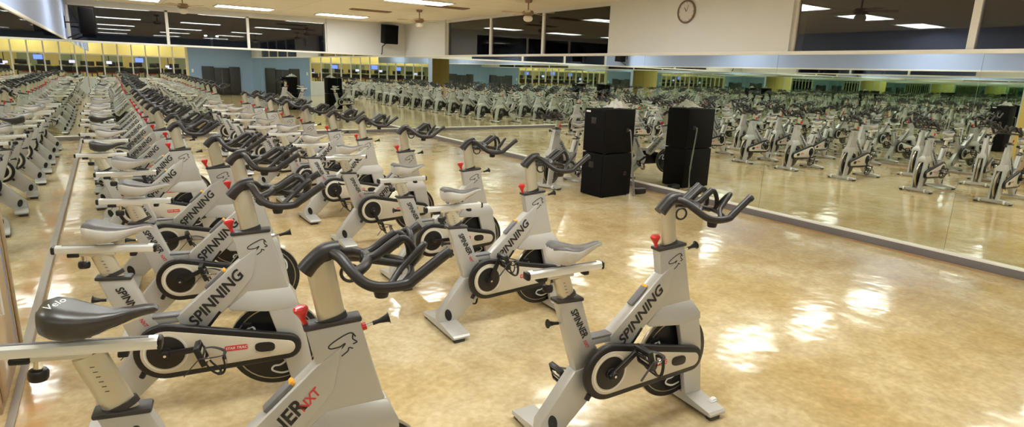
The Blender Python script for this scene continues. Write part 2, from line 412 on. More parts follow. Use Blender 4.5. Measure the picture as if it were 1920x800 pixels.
def handlebar_mesh():
    b = MB(); R = .0185
    # stem block over the post
    b.tube([(-.085,0,-.062),(-.055,0,-.030),(-.015,0,.0),(.03,0,.005)], .030, bar_rub, n=12, rb=.036, side=(0,0,1))
    for s in (-1, 1):
        b.tube([(.0,s*.01,.0),(.025,s*.06,-.008),(.05,s*.115,-.040),(.085,s*.155,-.072),(.135,s*.176,-.085),(.215,s*.18,-.083),(.25,s*.18,-.062),(.345,s*.18,.004),(.362,s*.18,.014)], R, bar_rub, n=12, smooth=5)
        b.tube([(.355,s*.18,.009),(.368,s*.18,.018)], .0205, black_rub, n=12, smooth=0)
        # inner loop, rising beside the bar and dropping back to the middle
        b.tube([(.165,s*.172,-.078),(.205,s*.130,-.050),(.245,s*.118,-.018),(.285,s*.112,.018),(.300,s*.100,.024),(.302,s*.070,.0),(.290,s*.040,-.045),(.270,s*.034,-.070)], .0115, bar_rub, n=10, smooth=5)
        # middle prongs
        b.tube([(.11,s*.030,-.030),(.15,s*.032,-.020),(.20,s*.034,.014),(.235,s*.034,.036)], .017, bar_rub, n=10, smooth=5)
        b.tube([(.225,s*.034,.032),(.255,s*.034,.030),(.28,s*.034,-.012),(.285,s*.034,-.060)], .0115, bar_rub, n=10, smooth=5)
    # cross bars
    b.tube([(.055,-.125,-.048),(.10,-.085,-.036),(.125,0,-.030),(.10,.085,-.036),(.055,.125,-.048)], .018, bar_rub, n=12, smooth=5)
    b.tube([(.20,-.178,-.085),(.255,-.09,-.080),(.272,0,-.074),(.255,.09,-.080),(.20,.178,-.085)], .012, bar_rub, n=10, smooth=5)
    b.tube([(.10,0,-.036),(.272,0,-.078)], .014, bar_rub, n=10, smooth=0)
    b.lathe([(.0,-.03),(.022,-.028),(.026,-.012),(.024,.01),(.012,.02)], (.14,-.145,-.100), bar_rub, n=12)
    # round holder below the stem
    b.ring((.065,0,-.085), .030, .006, black_rub, axis=Vector((.25,1,0)), n=18, k=6)
    return b.mesh('handlebar', ang=60)

def tee_lever(b, base, axis, L=.05, collar=False):
    a = Vector(axis).normalized(); p = Vector(base)
    b.tube([p, p+a*L], .006, chrome, n=8, smooth=0)
    q = p+a*L
    if collar: b.tube([p, p+a*.022], .014, red_pl, n=12, smooth=0)
    b.tube([q-a*.004, q+a*.012, q+a*.03, q+a*.052, q+a*.056], .009, black_pl, n=12, smooth=2, rb=.009, side=(0,0,1), taper=lambda t: .9+1.7*max(0, t-.35)**1.2*1.6)

BIKE_ORDER = []
def make_bike(down_text, saddle, name='exercise_bike'):
    """every part a mesh of its own; returns root and the table of its children"""
    root = thing(name, 'x', 'exercise bike'); T = {root: []}
    def part(mb_or_me, n, loc=(0,0,0), rot=(0,0,0), parent=None, ang=35):
        if isinstance(mb_or_me, MB): o = mb_or_me.build(n, parent or root, loc, rot, ang=ang)
        else:
            o = bpy.data.objects.new(n, mb_or_me); COL.objects.link(o); o.parent = parent or root; o.location = loc; o.rotation_euler = rot
        T.setdefault(parent or root, []).append(o); return o
    part(frame_mesh(down_text), 'frame')
    b = MB(); b.prism([(-.371,.752),(-.229,.745),(-.148,.52),(-.035,.34),(-.06,.26),(-.22,.30),(-.262,.42)], -.030, .030, silver, bev=.012)
    d = math.atan2(-.36, .19)
    for y, near in ((-.0325, True), (.0325, False)):
        b.text('SPINNER', .050, side_mtx(-.243, y, .625, d, near, .92, 1.), black_ink)
        b.text('NXT', .026, side_mtx(-.193, y, .505, d, near, .9, 1.), red_ink)
    part(b, 'seat_tube')
    b = MB(); c = Vector((-.300,0,.750)); R = Matrix.Rotation(math.radians(3), 4, 'Y')
    b.box(c, (.158,.070,.020), grey_pad if False else black_rub, rot=R, bev=.008)
    b.tube([c+Vector((.0,0,.005)), c+ST_DIR*.025], .052, black_rub, n=16, smooth=0, rb=.028, side=(1,0,0)); part(b, 'seat_tube_cap')
    # fork legs
    b = MB()
    for y0, y1 in ((-.072,-.036),(.036,.072)):
        b.prism([(.395,.525),(.545,.535),(.575,.42),(.625,.065),(.500,.065),(.43,.40)], y0, y1, silver, bev=.010)
    part(b, 'fork')
    # stabilisers
    for nm, cx, w in (('front_stabilizer', .562, .120), ('rear_stabilizer', -.375, .130)):
        b = MB(); h = w/2
        b.loft([[(cx-h*k,y,.028),(cx+h*k,y,.028),(cx+h*k,y,z),(cx-h*k,y,z)] for y, z, k in ((-.258,.040,.92),(-.245,.050,1.),(-.06,.072,1.),(.06,.072,1.),(.245,.050,1.),(.258,.040,.92))], silver)
        b.box((cx,0,.030), (w*.55,.50,.014), black_rub)
        st = part(b, nm, ang=20)
        for s in (-1, 1):
            b = MB(); b.box((cx-.012,s*.236,.0145), (w*.62,.036,.029), black_rub, bev=.005); part(b, 'foot', parent=st)
            if nm == 'front_stabilizer':
                b = MB(); b.disc((cx+.062,.042), .030, s*.165-.013, s*.165+.013, white_ink, n=18, bev=.003); b.disc((cx+.062,.042), .010, s*.165-.018, s*.165+.018, black_pl, n=12)
                b.box((cx+.045,s*.165,.052), (.05,.045,.02), silver, bev=.005); part(b, 'transport_wheel', parent=st)
    # flywheel
    b = MB(); c = (.43,.300)
    b.disc(c, .245, -.014, .014, fly_edge, n=48, cap=fly_m, bev=.003); b.disc(c, .055, -.034, .034, black_pl, n=20, bev=.004)
    for y in (-.0155, .0155):
        k = [(c[0]+.213*math.cos(a), c[1]+.213*math.sin(a)) for a in [2*PI*i/36 for i in range(37)]]; b.ribbon(k, .006, fly_edge, y=y, n=1)
        for a0 in (.6, 2.7, 4.8):
            b.ribbon([(c[0]+r*math.cos(a0+da), c[1]+r*math.sin(a0+da)) for r, da in ((.19,.30),(.185,.0),(.165,-.28),(.14,-.25),(.135,.0),(.12,.25),(.095,.15))], .011, white_ink, y=y)
    part(b, 'flywheel', ang=25)
    # brake pad housing behind the fork crown
    b = MB(); b.tube([(.33,0,.60),(.315,0,.50),(.30,0,.44)], .007, chrome, n=8, smooth=0); b.box((.285,0,.425), (.05,.05,.03), black_pl, bev=.008); part(b, 'brake')
    # chain guard
    b = MB(); b.prism(guard_outline(0), -.112, -.075, black_pl, bev=.010)
    b.tube([(-.20,-.095,.262),(-.215,-.095,.235)], .014, black_pl, n=8, smooth=0)
    g = part(b, 'chain_guard', ang=50)
    b = MB(); b.prism(guard_outline(.033), -.1155, -.111, guard_m, bev=.002)
    b.prism([(.372+.050*math.copysign(abs(math.cos(t))**.7, math.cos(t)), .331-.004*math.cos(t)+.028*math.copysign(abs(math.sin(t))**.7, math.sin(t))) for t in [2*PI*i/24 for i in range(24)]], -.122, -.114, black_pl, bev=.004)
    b.prism([(.232+x, .345+z) for x, z in [(-.056,-.010),(-.050,-.015),(.050,-.015),(.056,-.010),(.056,.010),(.050,.015),(-.050,.015),(-.056,.010)]], -.1165, -.115, red_ink)
    b.text('STAR TRAC', .020, side_mtx(.232, -.1172, .345, 0, True, 1., 1.), white_ink, bold=.01)
    part(b, 'cover_plate', parent=g)
    b = MB(); b.disc((-.092,.363), .088, -.1185, -.114, black_pl, n=32, bev=.002); b.disc((-.092,.363), .030, -.128, -.118, black_pl, n=20, bev=.002)
    k = [(-.092+.098*math.cos(a), .363+.098*math.sin(a)) for a in [2*PI*i/36 for i in range(37)]]; b.ribbon(k, .006, white_ink, y=-.1160, n=1)
    part(b, 'chainring_disc', parent=g)
    # cranks and pedals
    pm = pedal_mesh(); cm = crank_mesh()
    cr = []
    for s in (-1, 1):
        c = part(cm, 'crank_arm', (-.092, -.140 if s < 0 else .075, .363)); p = part(pm, 'pedal', (.17, -.062 if s < 0 else .065, 0), parent=c)
        cr.append((c, p))
    b = MB(); b.tube([(-.092,-.13,.363),(-.092,.08,.363)], .016, black_pl, n=12, smooth=0); part(b, 'bottom_bracket')
    # seat post, rail, saddle (slide together along the seat tube)
    b = MB(); top = Vector((-.345,0,.876))
    b.tube([top - ST_DIR*.26, top], .046, beige_alu, n=20, smooth=0, rb=.021, side=(1,0,0))
    for k in range(6): q = top - ST_DIR*(.035+.018*k); b.box((q.x-.002,-.0215,q.z), (.012,.001,.002), black_ink)
    part(b, 'seat_post')
    b = MB()
    b.loft([[(x,-.019,.884),(x,.019,.884),(x,.023,.896),(x,.020,.912),(x,.011,.919),(x,-.011,.919),(x,-.020,.912),(x,-.023,.896)] for x in (-.525,-.115)], rail_m)
    b.box((-.32,0,.9195), (.36,.012,.003), grey_pad)
    b.box((-.355,0,.877), (.15,.040,.016), beige_alu, bev=.005)
    ra = part(b, 'saddle_rail')
    b = MB(); b.box((-.533,0,.899), (.020,.050,.040), black_pl, bev=.010); part(b, 'end_cap', parent=ra)
    b = MB(); b.box((-.110,0,.899), (.018,.050,.040), black_pl, bev=.010); part(b, 'end_cap', parent=ra)
    for cx, cw in ((-.455,.05),(-.205,.03)):
        b = MB(); b.box((cx,0,.872), (cw,.038,.020), black_pl, bev=.006); part(b, 'rail_clamp', parent=ra)
    b = MB()
    b.tube([(-.415,0,.880),(-.415,0,.838)], .012, chrome, n=10, smooth=0)
    b.lathe([(.010,-.040),(.023,-.036),(.026,-.028),(.026,-.012),(.022,-.004),(.010,0)], (-.415,0,.842), black_pl, n=16); part(b, 'adjustment_knob', parent=ra)
    part({'black': SAD_B, 'grey': SAD_G, 'mark': SAD_M}[saddle], 'saddle', (-.405,0,.925))
    b = MB(); tee_lever(b, (-.285,0,.625), (-1,0,.12), .065); part(b, 'seat_lever')
    # handlebar post and handlebar
    b = MB(); c = Vector((.335,0,.945)); R = Matrix.Rotation(-math.radians(3.5), 4, 'Y')
    b.box(c, (.196,.070,.020), black_rub, rot=R, bev=.008)
    b.tube([c, c+HT_DIR*.022], .055, black_rub, n=16, smooth=0, rb=.028, side=(1,0,0)); part(b, 'head_tube_cap')
    b = MB(); top = Vector((.300,0,1.165))
    b.tube([Vector((.350,0,.86)), top], .047, beige_alu, n=20, smooth=0, rb=.023, side=(1,0,0)); part(b, 'handlebar_post')
    part(HB, 'handlebar', (.336,0,1.198))
    b = MB(); b.tube([(.252,0,.935),(.238,0,.972)], .009, red_pl, n=10, smooth=0)
    b.lathe([(.008,0),(.012,.012),(.020,.028),(.025,.036),(.025,.046),(.018,.052),(.004,.053)], (.240,0,.962), red_pl, n=16, axis=Vector((-.15,0,1))); part(b, 'resistance_knob')
    b = MB(); tee_lever(b, (.430,0,.905), (1,0,.22), .05); part(b, 'post_lever')
    return root, T

SAD_G = saddle_mesh(saddle_dk, saddle_lt); SAD_B = saddle_mesh(saddle_bk, saddle_bk); SAD_M = saddle_mesh(saddle_bk, saddle_bk, True)
HB = handlebar_mesh()
FRAMES = {}
proto, TAB = make_bike('SPINNING', 'grey')
frame_nxt = frame_mesh('SPINNER')
b = MB(); tee_lever(b, (.430,0,.905), (1,0,.22), .05, True); lever_red = b.mesh('post_lever')
first = [True]
def bike(x, y, yaw, label, group, saddle='grey', crank=0.4, dseat=0., dbar=0., nxt=False, drail=0., tilt=0.):
    if first[0]: r = proto; first[0] = False; tab = TAB
    else: r = copy_tree(PROTO0[0], TAB)
    r.location = (x, y, 0); r.rotation_euler = (0, 0, yaw); r['label'] = label
    if group: r['group'] = group
    elif 'group' in r: del r['group']
    r['cfg'] = 0; del r['cfg']
    for c in kids_of(r):
        n = c.name.split('.')[0]
        if n in ('seat_post', 'saddle_rail', 'saddle'): c.location = c.location + ST_DIR*dseat + (Vector((drail,0,0)) if n != 'seat_post' else Vector())
        if n in ('handlebar_post', 'handlebar'): c.location = c.location + HT_DIR*dbar
        if n == 'saddle': c.data = {'grey': SAD_G, 'black': SAD_B, 'mark': SAD_M}[saddle]
        if n == 'frame' and nxt: c.data = frame_nxt
        if n == 'post_lever' and nxt: c.data = lever_red; c['label'] = 'black lever with red collar'
        if tilt and n in ('saddle_rail', 'saddle'):
            piv = Vector((-.345, 0, .90)); Q = Matrix.Rotation(tilt, 4, 'Y'); c.matrix_basis = Matrix.Translation(piv) @ Q @ Matrix.Translation(-piv) @ c.matrix_basis
        if n == 'crank_arm':
            a = crank if c.location.y < 0 else crank+PI
            c.rotation_euler = (0, -a, 0)
            for g in kids_of(c): g.rotation_euler = (0, a+PED[0], 0)
    return r
KC = {}
def kids_of(o):
    return list(o.children)
PED = [1.25]
# keep a pristine prototype to copy from, taken away at the end
PROTO0 = [copy_tree(proto, TAB)]
# rebuild the table for the pristine copy
def table_of(o, T):
    T[o] = list(o.children)
    for c in o.children: table_of(c, T)
bpy.context.view_layer.update()
TAB2 = {}; table_of(PROTO0[0], TAB2); TAB.update(TAB2)

LROW = 'spin bikes in the row along the left mirror'; RROW = 'spin bikes in the right-hand row'
left_row = [  # y, x, yaw, saddle, crank, dseat, dbar, nxt
    (1.987,.240,-.148,'mark',-.3,.075,.0,True), (3.357,.231,-.22,'grey',.08,.0,.0,False), (4.50,.40,-.20,'grey',.45,.0,.0,False),
    (5.58,.39,-.12,'grey',.2,.02,-.01,False), (6.85,.22,-.12,'black',-.4,.01,.0,False), (7.90,.27,-.10,'grey',.9,.03,.0,False),
    (8.90,.20,-.10,'grey',.5,.0,.02,False), (9.95,.18,-.10,'black',-.2,.02,.0,False), (11.0,.16,-.08,'grey',.3,.0,-.01,False),
    (12.0,.15,-.08,'grey',1.2,.03,.0,False), (13.0,.15,-.06,'grey',.1,.0,.0,False), (14.0,.15,-.06,'grey',.7,.02,.02,False), (15.0,.15,-.05,'grey',.4,.0,.0,False)]
ordw = ['first','second','third','fourth','fifth','sixth','seventh','eighth','ninth','tenth','eleventh','twelfth','thirteenth']
extraL = {0: 'silver spin bike nearest the camera, black saddle with white script, red letters on frame',
          1: 'silver spin bike just behind the nearest one, grey saddle, next to the left mirror',
          4: 'silver spin bike with black saddle, fifth in the row along the left mirror',
          7: 'silver spin bike with black saddle, eighth in the row along the left mirror'}
for i, (y, x, yaw, sd, ck, ds, db, nx) in enumerate(left_row):
    bike(x, y, yaw, extraL.get(i, 'silver spin bike with grey saddle, %s in the row along the left mirror' % ordw[i]), LROW, sd, ck, ds, db, nx, -.055 if i == 0 else 0, (.09,.045,.03)[i] if i < 3 else 0)
right_row = [(2.065,2.052,-.08,.62,.0,.0), (3.534,2.23,-.03,1.15,-.01,.01), (4.62,2.32,.0,.0,.0,.0), (5.95,2.28,.0,-1.2,.01,.0), (7.13,2.25,.02,-1.1,.0,.01),
             (8.22,2.22,.02,.4,.02,.0), (9.45,2.2,.02,.8,.0,.0), (10.7,2.2,.0,.2,.0,.01), (11.9,2.2,.0,1.,.02,.0), (13.1,2.2,.0,.4,.0,.0), (14.4,2.2,.0,-.5,.0,.0)]
extraR = {0: 'silver spin bike standing alone at the right front, whole guard in view',
          1: 'silver spin bike behind the right front one, its handlebar before the speaker stack'}
for i, (y, x, yaw, ck, ds, db) in enumerate(right_row):
    bike(x, y, yaw, extraR.get(i, 'silver spin bike with grey saddle, %s in the right-hand row' % ordw[i]), RROW, 'grey', ck, ds, db)
# seen only in the mirrors: the rows go on behind the photographer
k = 0
for y, x in ((-1.6,.2),(-2.8,.2),(-4.0,.2),(-1.2,2.2),(-2.5,2.2),(-3.8,2.2),(9.0,4.3)):
    if x > 4: continue
    bike(x, y, 0, 'spin bike behind the photographer, %s from the end of the %s row' % (ordw[2-k % 3], 'left' if x < 1 else 'right'), 'spin bikes behind the photographer', 'grey', .5)
    k += 1
ins = bike(6.33, 7.78, math.radians(199), 'silver instructor spin bike facing the class, beside the black speaker stack', None, 'grey', .6)
# remove the pristine copy
def rm(o):
    for c in list(o.children): rm(c)
    bpy.data.objects.remove(o)
rm(PROTO0[0])

# ------------------------------------------------------------------ room shell
def S(name, mb, ang=35): return struct(mb.build(name, ang=ang))
b = MB(); b.span(-6.5, XR+.35, YF-11, YB+.35, -.10, 0, floor_m); S('floor', b)
b = MB(); b.span(-6.5, XR+.35, YF-.2, YB+.35, ZC, ZC+.12, ceil_m); S('ceiling', b)
WZ = 2.955   # window heads
ZB = 2.19    # window sills (top of the ledge)
G = .03      # mirrors stand proud of the wall by this much
# back wall: solid below the ledge, a long window on the left, a white pier on the right
b = MB(); b.span(XL-.3, XR+.3, YB+G, YB+.32, 0, ZB, wall_pt); b.span(5.06, XR+.3, YB, YB+.32, ZB, ZC, wall_pt); b.span(XL-.3, 5.06, YB+G, YB+.32, WZ, ZC, wall_pt); b.span(XL-.3, XL+.02, YB+G, YB+.32, ZB, WZ, wall_pt); S('wall_back', b)
# right wall
b = MB(); b.span(XR+G, XR+.32, YF-.2, YB+.1, 0, ZB, wall_pt); b.span(XR, XR+.32, 14.1, YB+.1, ZB, ZC, wall_pt); b.span(XR, XR+.32, 4.62, 8.0, ZB, ZC, wall_pt)
b.span(XR+G, XR+.32, 8.0, 14.1, WZ+.03, ZC, wall_pt); b.span(XR+G, XR+.32, YF-.2, 4.62, WZ+.03, ZC, wall_pt); b.span(XR, XR+.32, YF-.2, -3.2, ZB, ZC, wall_pt); S('wall_right', b)
# left wall above and behind its mirrors, and the alcove before it
b = MB(); b.span(XL-.06, XL-G, Y_ALC, YB+.1, 0, ZB, pale_blue); b.span(XL-.06, XL, Y_ALC, YB+.1, ZB-.01, ZC, pale_blue); S('wall_left', b)
b = MB(); b.span(XL-.25, XL-G, YF, 1.9, 0, ZB, pale_blue); b.span(XL-.25, XL, YF, 1.9, ZB-.01, ZC, pale_blue); S('wall_left', b)
b = MB(); b.span(XL-2.9, XL-.09, Y_ALC+.9, Y_ALC+1.1, 0, ZC, yellow_m); S('wall_alcove_back', b)
b = MB(); b.span(XL-3.1, XL-2.9, YF-.2, Y_ALC+1.1, 0, ZC, yellow_m)
for y in (1.9,2.5,3.1,3.9,4.7): b.span(XL-2.9, XL-2.86, y, y+.09, 0, 2.3, white_pt)
b.span(XL-2.9, XL-2.86, 1.9, 4.8, 2.25, 2.33, white_pt); b.span(XL-2.9, XL-2.87, 3.2, 3.9, .9, 2.25, green_m); S('wall_alcove_side', b)
# front wall: blue on the right, low sill and frames towards the gym
XB = 3.95
b = MB(); b.span(XB, XR+.3, YF-.2, YF, 0, ZC, blue_pt); b.span(XL-3.1, XB, YF-.2, YF, 0, .82, wall_pt); b.span(XL-3.1, XB, YF-.2, YF, 2.72, ZC, blue_pt); S('wall_front', b)
# ledges, window frames and mullions
b = MB(); b.span(XL, XR, YB-.014, YB+.10, ZL, ZB, white_pt, bev=.003); S('trim_1', b)
b = MB(); b.span(XR-.014, XR+.10, YF, YB, ZL, ZB, white_pt, bev=.003); S('trim_2', b)
b = MB(); b.span(XL-.1, XL+.010, Y_ALC, YB, ZL, ZB-.01, white_pt, bev=.003); S('trim_3', b)
def win_back(n, x0, x1):
    b = MB(); t = .03
    b.span(x0, x0+t, YB+.05, YB+.13, ZB, WZ, white_pt); b.span(x1-t, x1, YB+.05, YB+.13, ZB, WZ, white_pt); b.span(x0, x1, YB+.05, YB+.13, WZ-.03, WZ, white_pt)
    w = S('window_%d' % n, b); g = MB(); g.span(x0+t, x1-t, YB+.09, YB+.094, ZB, WZ-.03, night_glass); o = g.build('window_pane', w); return w
for i, (x0, x1) in enumerate(((XL+.02,1.33),(1.33,3.1),(3.1,5.06))): win_back(i+1, x0, x1)
def win_right(n, y0, y1, full=True):
    b = MB(); t = .035
    b.span(XR+.06, XR+.13, y0, y0+t, ZB, WZ+.03, white_pt); b.span(XR+.06, XR+.13, y1-t, y1, ZB, WZ+.03, white_pt)
    w = S('window_%d' % n, b); g = MB(); g.span(XR+.09, XR+.094, y0+t, y1-t, ZB, WZ+.03, night_glass); g.build('window_pane', w)
for i, (y0, y1) in enumerate(((12.0,14.1),(10.0,12.0),(8.0,10.0),(2.66,4.62),(.7,2.66),(-1.25,.7),(-3.2,-1.25))): win_right(4+i, y0, y1)
# partition to the gym
b = MB()
for z in (.82, 1.98, 2.70): b.span(XL-3.1, XB, YF-.14, YF-.06, z, z+.06, white_pt)
for i in range(12): x = XL-2.6+i*.64; b.span(x-.03, x+.03, YF-.16, YF-.05, .82, 2.76, white_pt)
b.span(XB-.06, XB, YF-.16, YF+.01, .82, 2.76, yellow_m)
w = S('window_11', b); g = MB(); g.span(XL-3.1, XB, YF-.105, YF-.100, .85, 2.72, gym_glass); g.build('window_pane', w)
# baseboards
b = MB(); b.span(XR-.045, XR+.02, YF, YB, 0, .085, base_m, bev=.004); b.span(XR-.05, XR+.01, YF, YB, .085, .10, white_pt); S('baseboard_right', b)
b = MB(); b.span(XL, XR, YB-.045, YB+.02, 0, .085, base_m, bev=.004); b.span(XL, XR, YB-.05, YB+.01, .085, .10, white_pt); S('baseboard_back', b)
b = MB(); b.span(XL-.02, XL+.026, Y_ALC, YB, 0, .05, base_l, bev=.004); S('baseboard_left', b)
b = MB(); b.span(XL-.02, XL+.026, YF, 1.9, 0, .05, base_l, bev=.004); S('baseboard_left', b)
b = MB(); b.span(XL-.012, XL+.026, 1.9, Y_ALC, 0, .012, base_l, bev=.004); S('trim_4', b)
# gym behind the partition
b = MB(); b.span(-7.5, 13, YF-7.2, YF-7.0, 0, 3.6, green_m); b.span(-7.5, 13, YF-1.6, YF-1.4, 2.03, 3.6, yellow_m)
for x in range(-7, 12, 2): b.span(x, x+.9, YF-7.0, YF-6.9, 0, 2.4, yellow_m)
S('wall_gym_back', b)
b = MB(); b.span(-7.7, -7.5, YF-11.2, YF-.2, 0, 3.6, yellow_m); S('wall_gym_left', b)
b = MB(); b.span(13, 13.2, YF-11.2, YF-.2, 0, 3.6, yellow_m); S('wall_gym_right', b)
b = MB(); b.span(-7.7, 13.2, YF-11.2, YF-.2, 3.6, 3.7, ceil_m); S('ceiling_gym', b)
b = MB(); b.span(XR+.35, 13.2, YF-11.2, YF-.2, -.1, 0, gymfloor_m); b.span(-7.7, XR+.35, YF-11.2, YF-.2, 0, .012, gymfloor_m); S('floor_gym', b)

# ------------------------------------------------------------------ mirrors
def mirror(x0, x1, y0, y1, label, group):
    b = MB(); b.span(x0, x1, y0, y1, .05 if x1 <= XL else .095, ZL, mirror_m); return tag(b.build('mirror_panel', smooth=False), label, 'mirror', group)
xs = [XL, 1.35, 3.32, 5.3, XR]
for i, w in enumerate(('leftmost', 'second', 'third', 'rightmost')):
    mirror(xs[i]+.001, xs[i+1]-.001, YB, YB+G, 'tall frameless mirror panel on the back wall, %s of four' % w if i in (0,3) else 'tall frameless mirror panel on the back wall, %s from the left' % w, 'mirror panels on the back wall')
ys = [YB, 14.05, 11.7, 9.4, 7.1, 4.74, 2.50, .2, -2.2, YF]
wr = ['beside the far corner', 'second from the far corner', 'third from the far corner', 'behind the instructor bike', 'behind the speaker stack', 'just right of the speaker stack', 'nearest the picture edge', 'beyond the picture edge', 'nearest the gym partition']
for i in range(9):
    mirror(XR, XR+G, ys[i+1]+.0015, ys[i]-.0015, 'tall frameless mirror panel on the right wall, %s' % wr[i], 'mirror panels on the right wall')
mirror(XL-G, XL, YF, 1.898, 'tall frameless mirror panel on the left wall, behind the photographer', 'mirror panels on the left wall')
ys = [YB, 13.6, 10.6, 7.5, Y_ALC]
for i, w in enumerate(('at the far corner', 'second from the far corner', 'third from the far corner', 'at its near end')):
    mirror(XL-G, XL, ys[i+1]+.0015, ys[i]-.0015, 'tall frameless mirror panel on the left wall, %s' % w, 'mirror panels on the left wall')

# ------------------------------------------------------------------ ceiling fittings
cols = (.52, 2.78, 5.02); rows = (15.2, 10.75, 6.1, 2.2, -2.2)
rw = ['nearest the back wall', 'second from the back wall', 'third from the back wall', 'above the nearest bikes', 'behind the photographer']; cw = ['left', 'middle', 'right']
lf = None
for j, y in enumerate(rows):
    for i, x in enumerate(cols):
        lab = 'lit fluorescent ceiling panel in the %s column, %s' % (cw[i], rw[j])
        if lf is None:
            lf = thing('ceiling_light', lab, 'ceiling light', (x, y, ZC), 0, 'fluorescent ceiling panels')
            b = MB()
            for a in ((-.61,-.58,-.305,.305),(.58,.61,-.305,.305),(-.58,.58,-.305,-.275),(-.58,.58,.275,.305)): b.span(a[0], a[1], a[2], a[3], -.022, 0, white_pt)
            fr = b.build('frame', lf); b = MB(); b.span(-.58,.58,-.275,.275,-.014,-.004, lightemit); df = b.build('diffuser', lf, smooth=False); LT = {lf: [fr, df]}
            r = lf
        else: r = copy_tree(lf, LT)
        r.location = (x, y, ZC); r['label'] = lab
r = copy_tree(lf, LT); r.location = (XL-1.5, 3.1, ZC); r['label'] = 'unseen fill light panel added above the storage cabinet alcove'  # extra panel out of view, added to brighten the dim alcove
# fans
def fan():
    t = thing('ceiling_fan', 'x', 'ceiling fan', (0,0,0), 0, 'small ceiling fans')
    b = MB(); b.lathe([(.01,-.05),(.05,-.045),(.065,-.02),(.07,0)], (0,0,0), fan_m); a = b.build('canopy', t)
    b = MB(); b.tube([(0,0,-.04),(0,0,-.17)], .012, fan_m, smooth=0); c = b.build('downrod', t)
    b = MB(); b.lathe([(.03,-.17),(.085,-.18),(.10,-.21),(.09,-.245),(.05,-.26)], (0,0,0), fan_m, n=20); d = b.build('motor', t)
    b = MB(); b.lathe([(.05,-.26),(.075,-.275),(.085,-.31),(.07,-.345),(.03,-.362),(.003,-.365)], (0,0,0), globe_m, n=20); e = b.build('light_globe', t)
    L = [a, c, d, e]
    b = MB(); b.box((.11,0,-.215), (.05,.03,.008), fan_m); b.loft([[(.12,-.04,-.222),(.12,.04,-.212),(.12,.04,-.206),(.12,-.04,-.216)],[(.47,-.058,-.224),(.47,.058,-.210),(.47,.058,-.204),(.47,-.058,-.218)]], fan_bl)
    m = b.mesh('blade', False)
    for k in range(5):
        o = bpy.data.objects.new('blade', m); COL.objects.link(o); o.parent = t; o.rotation_euler = (0,0,2*PI*k/5+.3); L.append(o)
    return t, {t: L}
ft, FT = fan()
for i, (x, y, lab) in enumerate(((5.75,12.3,'small ceiling fan with globe, before the white pier of the back wall'), (6.29,9.0,'small ceiling fan with globe, above the right wall windows'), (1.36,13.4,'small ceiling fan with globe, between the two left light panels'), (5.6,4.75,'small ceiling fan reflected in the large right window'))):
    o = ft if i == 0 else copy_tree(ft, FT); o.location = (x, y, ZC); o['label'] = lab
for i, (x, y, lab) in enumerate(((5.04,13.3,'dark slotted ceiling vent beside the right far light panel'), (5.85,11.2,'dark slotted ceiling vent near the right wall windows'))):
    b = MB(); b.span(-.45,.45,-.12,.12,-.014,0, vent_m); v = tag(b.build('ceiling_vent', None, (x,y,ZC)), lab, 'vent', 'ceiling vents')
    b = MB()
    for k in range(6): b.box((0,-.09+.036*k,-.018), (.84,.006,.012), fan_m, rot=Matrix.Rotation(.5,4,'X'))
    b.build('louver', v)

# hanging loudspeakers
def hung(loc, rz, lab, w, d, h, tilt, arm):
    t = thing('loudspeaker', lab, 'loudspeaker', loc, rz, None)
    R = Matrix.Rotation(tilt, 4, 'X')
    b = MB(); b.box((0,0,0), (w,d,h), spk_m, rot=R, bev=.012); b.build('cabinet', t)
    b = MB(); b.box(R @ Vector((0,-d/2-.006,0)), (w*.9,.012,h*.92), spk_g, rot=R, bev=.004); b.build('grille', t)
    b = MB(); 
    for a in arm: b.tube(a, .014, black_pl, n=8, smooth=0)
    b.build('wall_bracket', t); return t
hung((6.71,16.30,2.735), 0, 'black wall-hung loudspeaker beside the white pier of the back wall', .40,.30,.50,.12,
     [[(-.08,.10,-.25),(-.13,.22,-.33)],[(-.13,.22,-.33),(-.13,.26,-.52)],[(-.13,.26,-.52),(-.13,.31,-.54)]])
hung((-.21,15.55,2.56), .10, 'black loudspeaker hung near the ceiling in the left far corner', .25,.28,.52,.08,
     [[(-.08,.05,-.05),(-.36,.09,-.05)],[(-.36,.09,-.17),(-.36,.09,.07)],[(-.04,.1,-.22),(-.34,.12,-.36)]])

# ------------------------------------------------------------------ clock
t = thing('wall_clock', 'round wall clock with brown rim on the white right wall', 'clock', (XR, 6.32, 2.775))
b = MB(); b.ring((-.02,0,0), .155, .014, clock_rim, axis=Vector((1,0,0)), n=40, k=8); b.build('rim', t, ang=60)
b = MB(); b.lathe([(.001,.018),(.150,.018),(.155,.0)], (0,0,0), clock_face, n=40, axis=Vector((-1,0,0)))
for k in range(12):
    a = 2*PI*k/12; b.box((-.019, .128*math.sin(a), .128*math.cos(a)), (.001,.006 if k % 3 else .009,.018), clock_rim, rot=Matrix.Rotation(-a,4,'X'))
b.build('face', t)
for nm, L, w, a in (('hour_hand', .07, .008, .6), ('minute_hand', .10, .005, -.35)):
    b = MB(); b.box((-.022, L/2*math.sin(a), L/2*math.cos(a)), (.002, w, L), black_pl, rot=Matrix.Rotation(-a,4,'X')); b.build(nm, t)

